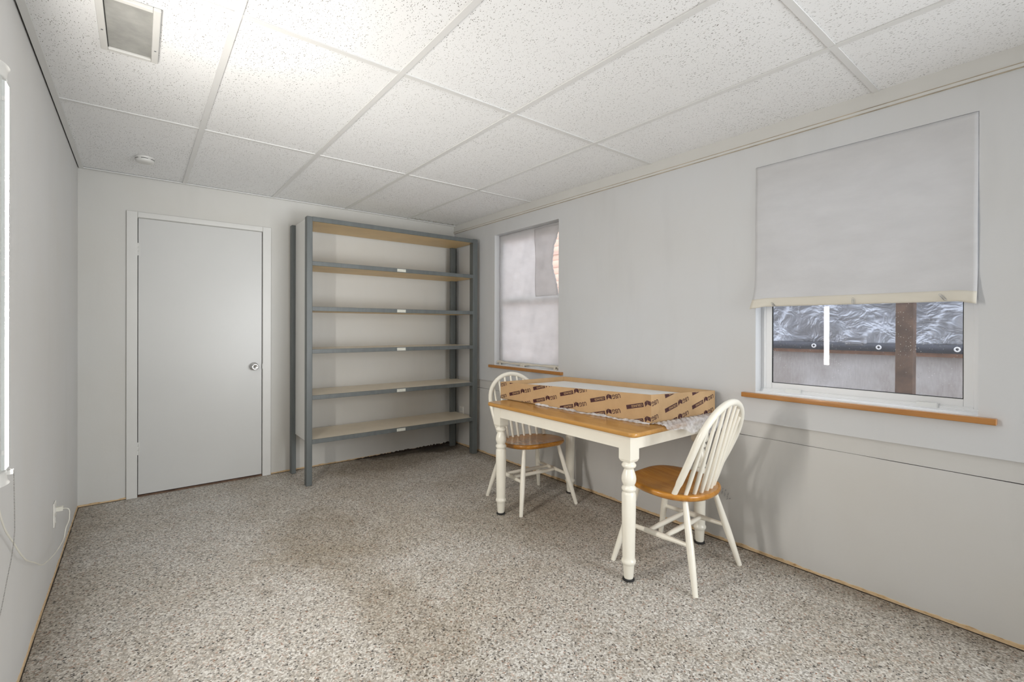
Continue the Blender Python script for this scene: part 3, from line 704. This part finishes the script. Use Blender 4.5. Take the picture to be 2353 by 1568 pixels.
def print_side(panel, P, Q, zp, zq, spots, slope):
    L = (Q-P).length; e = (Q-P).normalized(); out = Vector((e.y, -e.x)); tn = (zq-zp)/L
    ca, sa = math.cos(PI+slope), math.sin(PI+slope)
    for (s0, z0) in spots:
        vs_, fs_, mi = [], [], []
        for sets, off, idx in ((DK, .0007, 0), (LT, .0012, 1)):
            bm = bmesh.new()
            for vs, fs in sets:
                vv = [bm.verts.new((s0+x*ca-y*sa, z0+x*sa+y*ca, 0)) for x, y in vs]
                for f in fs:
                    try: bm.faces.new([vv[i] for i in f])
                    except ValueError: pass
            for co, no in (((0.001, 0, 0), (-1, 0, 0)), ((L-.001, 0, 0), (1, 0, 0)), ((0, ZB+.003, 0), (0, -1, 0)), ((0, zp-.0015, 0), (-tn, 1, 0))):
                bmesh.ops.bisect_plane(bm, geom=bm.verts[:]+bm.edges[:]+bm.faces[:], plane_co=co, plane_no=no, clear_outer=True)
            bm.verts.ensure_lookup_table(); bm.verts.index_update(); n0 = len(vs_)
            for v in bm.verts: vs_.append((P.x+e.x*v.co.x+out.x*off, P.y+e.y*v.co.x+out.y*off, v.co.y))
            for f in bm.faces: fs_.append(tuple(n0+v.index for v in f.verts)); mi.append(idx)
            bm.free()
        if not fs_: continue
        me = bpy.data.meshes.new('printed_mark'); me.from_pydata(vs_, [], fs_); me.materials.append(M['brown']); me.materials.append(M['card'])
        me.polygons.foreach_set('material_index', mi); me.update()
        o = bpy.data.objects.new('printed_mark', me); COL.objects.link(o); o.parent = panel; o['label'] = 'dark brown printed maker mark'
sp = []
for s0, z0 in ((-.012, .836), (.222, .816), (.451, .796), (.683, .783), (.915, .773), (1.158, .766)):
    sp += [(s0, z0), (s0, z0+.081), (s0, z0-.081)]
print_side(pan[0], B, A, top['B'], top['A'], sp, .24)
sp = []
for s0, z0 in ((-.02, .765), (.24, .758), (.477, .753), (.712, .748)):
    sp += [(s0, z0), (s0, z0+.077), (s0, z0-.077), (s0, z0+.154)]
print_side(pan[1], A, Cc, top['A'], top['C'], sp, .24)
# clear film sticking out from under the carton
def film_front(u, v):
    P = B.lerp(A, .30+.70*u); e = (A-B).normalized(); out = Vector((e.y, -e.x))
    wdt = (.012+.012*min(1, u*2.5))*(1+.25*math.sin(u*17)+.15*math.sin(u*43))
    x = P+out*(.0018+wdt*v)
    z = .7462+.009*math.sin(PI*v*.9+.25)*(1+.45*math.sin(u*23)+.2*math.sin(u*71))+.0012*math.sin(u*143+v*5)
    return (x.x, x.y, max(.7462, z))
def film_side(u, v):
    P = A.lerp(Cc, 1.0*u); drop = .012+.075*min(1, u*1.3)*(1+.3*math.sin(u*19))
    run = max(.01, P.y+2.997); d = .0018+v*(run+drop)
    cr = .004*math.sin(u*47+v*9)+.0025*math.sin(u*101-v*23)
    if d < run: x = P+Vector((0, -1))*d; z = .7465+abs(cr)*1.1+.005*math.sin(PI*max(0, d)/run)
    else: x = P+Vector((0, -1))*(run+.004+abs(cr)); z = .7475-(d-run)+.002
    return (x.x+cr*.4, x.y, max(z, .66))
b = MB(); b.grid(film_front, 140, 8); o = b.build('plastic_film', M['film'], fix=False); tag(o, 'narrow crumpled strip of clear film along the long front side of the carton', 'plastic film')
b = MB(); b.grid(film_side, 80, 24); o = b.build('plastic_film', M['film'], fix=False); tag(o, 'crumpled clear film hanging over the table end below the short side of the carton', 'plastic film')

# ------------------------------------------------------------------ chairs
def make_chair(loc, rz, label):
    E = empty('windsor_chair', loc, rz); tag(E, label, 'chair', 'white Windsor chairs at the table')
    def bp_(mb, name, mat, **k):
        o = mb.build(name, mat, **k); o.parent = E; return o
    # seat: flat front with rounded corners, round back
    pts = []; n = 64
    for k in range(n):
        a = 2*PI*k/n; c, s = math.cos(a), math.sin(a)
        ex = 3.7 if s > 0 else 2.2
        r = (abs(c)**ex+abs(s)**ex)**(-1/ex); x = .229*r*c; y = .210*r*s
        if y > 0: x *= 1-.17*(y/.2)**2
        pts.append((x, y))
    def zt(x, y): return .438+.055*(y)+.0
    b = MB(); rings = [(.86, -.034), (.955, -.030), (.995, -.018), (1, -.008), (.985, -.001), (.95, 0), (.8, -.004), (.5, -.010), (.2, -.011)]
    vs = [(x*f, y*f, zt(x*f, y*f)+dz) for f, dz in rings for x, y in pts]
    fs = [(i*n+j, i*n+(j+1) % n, (i+1)*n+(j+1) % n, (i+1)*n+j) for i in range(len(rings)-1) for j in range(n)]
    b.add(vs, fs, True); b.add(vs[:n], [tuple(range(n))[::-1]], False); b.add(vs[-n:], [tuple(range(n))], True)
    bp_(b, 'seat', M['seat'])
    feet = {}
    def onl(p, q, z): t = (z-p[2])/(q[2]-p[2]); return tuple(p[i]+(q[i]-p[i])*t for i in range(3))
    for sx in (-1, 1):
        for sy in (-1, 1):
            tp = (sx*.140, sy*.128, .418+.0055*sy*1.2); ft = (sx*.230, sy*(.232), .0)
            feet[sx, sy] = (tp, ft); b = MB(); ks = [0, .1, .35, .52, .65, .85, 1]; rs = [.0125, .0135, .0165, .018, .0175, .0145, .0125]
            b.tube([onl(tp, ft, tp[2]*(1-t)) for t in ks], rs, 16); bp_(b, 'leg', M['cream'])
    mids = {}
    for sx in (-1, 1):
        p = onl(*feet[sx, -1], .205); q = onl(*feet[sx, 1], .205); P_ = Vector(p); Q_ = Vector(q)
        ts = [0, .05, .3, .36, .64, .7, .95, 1]; rs = [.009, .0105, .0125, .0145, .0145, .0125, .0105, .009]
        b = MB(); b.tube([P_.lerp(Q_, t) for t in ts], rs, 14); bp_(b, 'side_stretcher', M['cream']); mids[sx] = (P_.lerp(Q_, .38), P_.lerp(Q_, .63))
    for k in (0, 1):
        p, q = mids[-1][k], mids[1][k]; b = MB(); ts = [.03, .08, .3, .7, .92, .97]; b.tube([p.lerp(q, t) for t in ts], [.009, .010, .0135, .0135, .010, .009], 14)
        bp_(b, 'cross_stretcher', M['cream'])
    # bow
    def bow(a):   # a from 0 (left foot) to 1 (right foot)
        th = PI*a; h = .452
        if a < .25 or a > .75:
            k = a/.25 if a < .25 else (1-a)/.25; sx = -1 if a < .25 else 1
            x = sx*(.186+.022*math.sin(k*PI/2)); zz = k*.255
        else:
            t = (a-.25)/.5*PI; x = -.208*math.cos(t); zz = .255+(h-.255)*math.sin(t)
        y = -.098-.215*(zz/h)**1.0*.9-.012*math.sin(PI*zz/h)
        return Vector((x, y, .430+zz))
    pts_ = [bow(i/48) for i in range(49)]
    b = MB(); b.tube(pts_, [.0165 if 2 < i < 46 else .0135 for i in range(49)], 14); bp_(b, 'back_bow', M['cream'])
    for k in range(7):
        f = (k-3)/3; xb = .148*f; yb_ = -.112-.055*(1-f*f)**.5 if abs(f) < 1 else -.125
        if abs(f) == 1: yb_ = -.135
        xt = .163*f
        # find the bow height at xt
        best = min((p for p in [bow(i/600) for i in range(601)] if p.z > .70), key=lambda p: abs(p.x-xt))
        z0 = zt(xb, yb_)-.01; P_ = Vector((xb, yb_, z0)); Q_ = Vector((xt, best.y, best.z))
        b = MB(); b.tube([P_, P_.lerp(Q_, .12), P_.lerp(Q_, .3), P_.lerp(Q_, .6), Q_], [.009, .0105, .0105, .009, .007], 12); bp_(b, 'spindle', M['cream'])
    return E
make_chair((2.555, -2.950, 0), math.radians(2.5), 'white Windsor chair with honey wood seat at the table end nearest the viewer')
make_chair((2.545, -1.786, 0), math.radians(180-7), 'white Windsor chair with honey wood seat behind the table near the shelf unit')

# ------------------------------------------------------------------ small things on walls and ceiling
V = empty('return_air_grille', (.30, -2.135, HC)); tag(V, 'white framed return air grille with a dusty grey panel in the ceiling', 'vent')
x0, x1, y0, y1 = .211, .388, -2.345, -1.938; fr = .022
b = MB(); z0, z1 = HC-.013, HC-.0005
b.box(x0, x0+fr, y0, y1, z0, z1); b.box(x1-fr, x1, y0, y1, z0, z1); b.box(x0+fr, x1-fr, y0, y0+fr, z0, z1); b.box(x0+fr, x1-fr, y1-fr, y1, z0, z1)
part(b, 'frame', M['trimw'], V, bevel=.003)
M['dust'] = plain('dusty_grille', (.36, .36, .34), .8, var=.16, scale=14)
b = MB(); b.box(x0+fr, x1-fr, y0+fr, y1-fr, HC-.004, HC-.002); part(b, 'filter_panel', M['dust'], V)
b = MB(); b.box(x0+fr, x0+fr+.002, y0+fr, y1-fr, HC-.0065, HC-.004); part(b, 'dark_slot', M['void'], V)
for (x, y) in ((x0+.011, -2.10), (x1-.011, -2.05)):
    b = MB(); b.lathe([(.0035, HC-.0145), (.0035, HC-.0125)], (x, y, 0), 10); part(b, 'screw', M['steel'], V)
SD = empty('smoke_detector', (.357, -.515, HC)); tag(SD, 'round white smoke detector on the ceiling near the door', 'smoke detector')
b = MB(); b.lathe([(.052, HC-.001), (.052, HC-.010), (.050, HC-.014)], (.357, -.515, 0), 36); part(b, 'base', M['trimw'], SD)
b = MB(); b.lathe([(.0495, HC-.0143), (.0485, HC-.028), (.043, HC-.034), (.030, HC-.036), (.001, HC-.0365)], (.357, -.515, 0), 36); part(b, 'cover', M['trimw'], SD)
b = MB()
for k in range(6):
    a0 = k*PI/3+.12; b.lathe([(.0505, HC-.0175), (.0505, HC-.0145)], (.357, -.515, 0), 8, arc=(a0, a0+.72), cap=False)
part(b, 'vent_slot', M['void'], SD)
# outlet behind the shelf unit
O1 = empty('wall_outlet', (2.999, -.145, .35)); tag(O1, 'cream wall outlet on the right wall behind the shelf unit', 'outlet')
part(MB().box(2.990, 2.999, -.18, -.11, .295, .41), 'cover_plate', M['plate'], O1, bevel=.003)
b = MB(); b.box(2.9885, 2.990, -.166, -.124, .315, .345); b.box(2.9885, 2.990, -.166, -.124, .36, .39); part(b, 'socket', M['trimw'], O1)
# outlet on the left wall with the lamp cord
O2 = empty('wall_outlet', (0, -1.14, .31)); tag(O2, 'white wall outlet low on the left wall with the lamp cord plugged in', 'outlet')
part(MB().box(0, .006, -1.177, -1.105, .255, .372), 'cover_plate', M['plate'], O2, bevel=.003)
b = MB(); b.box(.006, .008, -1.16, -1.122, .275, .303); b.box(.006, .008, -1.16, -1.122, .322, .350); part(b, 'socket', M['trimw'], O2)
# vertical lamp on the left wall
L0 = empty('tube_lamp', (0, -2.5, 1.38)); tag(L0, 'glowing white tube lamp mounted upright on the left wall', 'lamp')
part(MB().box(0, .040, -2.548, -2.462, .845, 1.91), 'housing', M['hous'], L0, bevel=.003)
for za, zb in ((1.908, 1.945), (.846, .810)):
    b = MB(); dz = zb-za
    b.lathe([(.001, za), (.040, za), (.0405, za+.2*dz), (.043, za+.75*dz), (.0475, za+.96*dz), (.0475, zb), (.044, zb), (.041, za+.8*dz), (.001, za+.75*dz)], (.004, -2.5, 0), 28, arc=(-PI/2, PI/2), cap=False)
    b.v = [(x if x > .0 else 0, -2.5+(y+2.5)*1.35, z) for x, y, z in b.v]
    part(b, 'end_cap', M['trimw'], L0)
tb = part(MB().box(.0400, .0462, -2.526, -2.474, .852, 1.900), 'tube', M['hous'], L0)
fc = MB().box(.04622, .0464, -2.5218, -2.4782, .853, 1.899).build('diffuser', M['tube']); fc.parent = tb
for z0, z1 in ((1.899, 1.912), (.853, .842)):
    part(MB().tube([(.0445, -2.5, z0), (.0445, -2.5, z1)], .0016, 8), 'tube_pin', M['trimw'], L0)
for zz in (.9, 1.38, 1.85): part(MB().box(.0402, .0458, -2.5285, -2.5262, zz-.006, zz+.006), 'tube_bracket', M['trimw'], L0)
b = MB(); b.tube([(.0445+.006*math.cos(a)-.001, -2.452, .832+.008*math.sin(a)) for a in [PI*2*k/10 for k in range(9)]], .0011, 6)
b.box(.036, .053, -2.464, -2.452, .826, .838)
part(b, 'chain_switch', M['trimw'], L0)
CH = [(.053, -2.455, .832), (.0535, -2.455, .80), (.0545, -2.455, .73), (.055, -2.455, .666), (.053, -2.455, .63), (.048, -2.455, .583), (.041, -2.455, .536), (.030, -2.455, .456), (.02, -2.455, .40)]
def sample(pts, step):
    P = [Vector(p) for p in pts]; out = [P[0]]; acc = 0
    for a, c_ in zip(P, P[1:]):
        L = (c_-a).length; d = step-acc
        while d <= L: out.append(a.lerp(c_, d/L)); d += step
        acc = L-(d-step)
    return out
b = MB()
for p in sample(CH, .0042):
    r = .0017; b.add([(p.x+r, p.y, p.z), (p.x-r, p.y, p.z), (p.x, p.y+r, p.z), (p.x, p.y-r, p.z), (p.x, p.y, p.z+r), (p.x, p.y, p.z-r)], [(0, 2, 4), (2, 1, 4), (1, 3, 4), (3, 0, 4), (2, 0, 5), (1, 2, 5), (3, 1, 5), (0, 3, 5)], True)
M['beads'] = plain('bead_chain', (.30, .29, .27), .35, .8)
part(b, 'pull_chain', M['beads'], L0)
def smooth(pts, k=4):
    P = [Vector(p) for p in pts]; out = []
    for i in range(len(P)-1):
        p0 = P[max(0, i-1)]; p1 = P[i]; p2 = P[i+1]; p3 = P[min(len(P)-1, i+2)]
        for j in range(k):
            t = j/k; out.append(.5*((2*p1)+(p2-p0)*t+(2*p0-5*p1+4*p2-p3)*t*t+(3*p1-p0-3*p2+p3)*t**3))
    return out+[P[-1]]
CORD = [(.008, -1.141, .336), (.030, -1.141, .334), (.052, -1.150, .332), (.058, -1.150, .315), (.058, -1.158, .298), (.057, -1.165, .276), (.050, -1.215, .255), (.045, -1.245, .215), (.035, -1.426, .22), (.030, -1.66, .27), (.028, -1.763, .301), (.026, -1.904, .367), (.024, -2.044, .43), (.022, -2.158, .503), (.020, -2.239, .565), (.020, -2.338, .631), (.020, -2.411, .702), (.020, -2.50, .815)]
b = MB(); b.tube(smooth(CORD), .0022, 8); b.box(.008, .034, -1.152, -1.130, .326, .346)
part(b, 'power_cord', M['cordw'], L0)
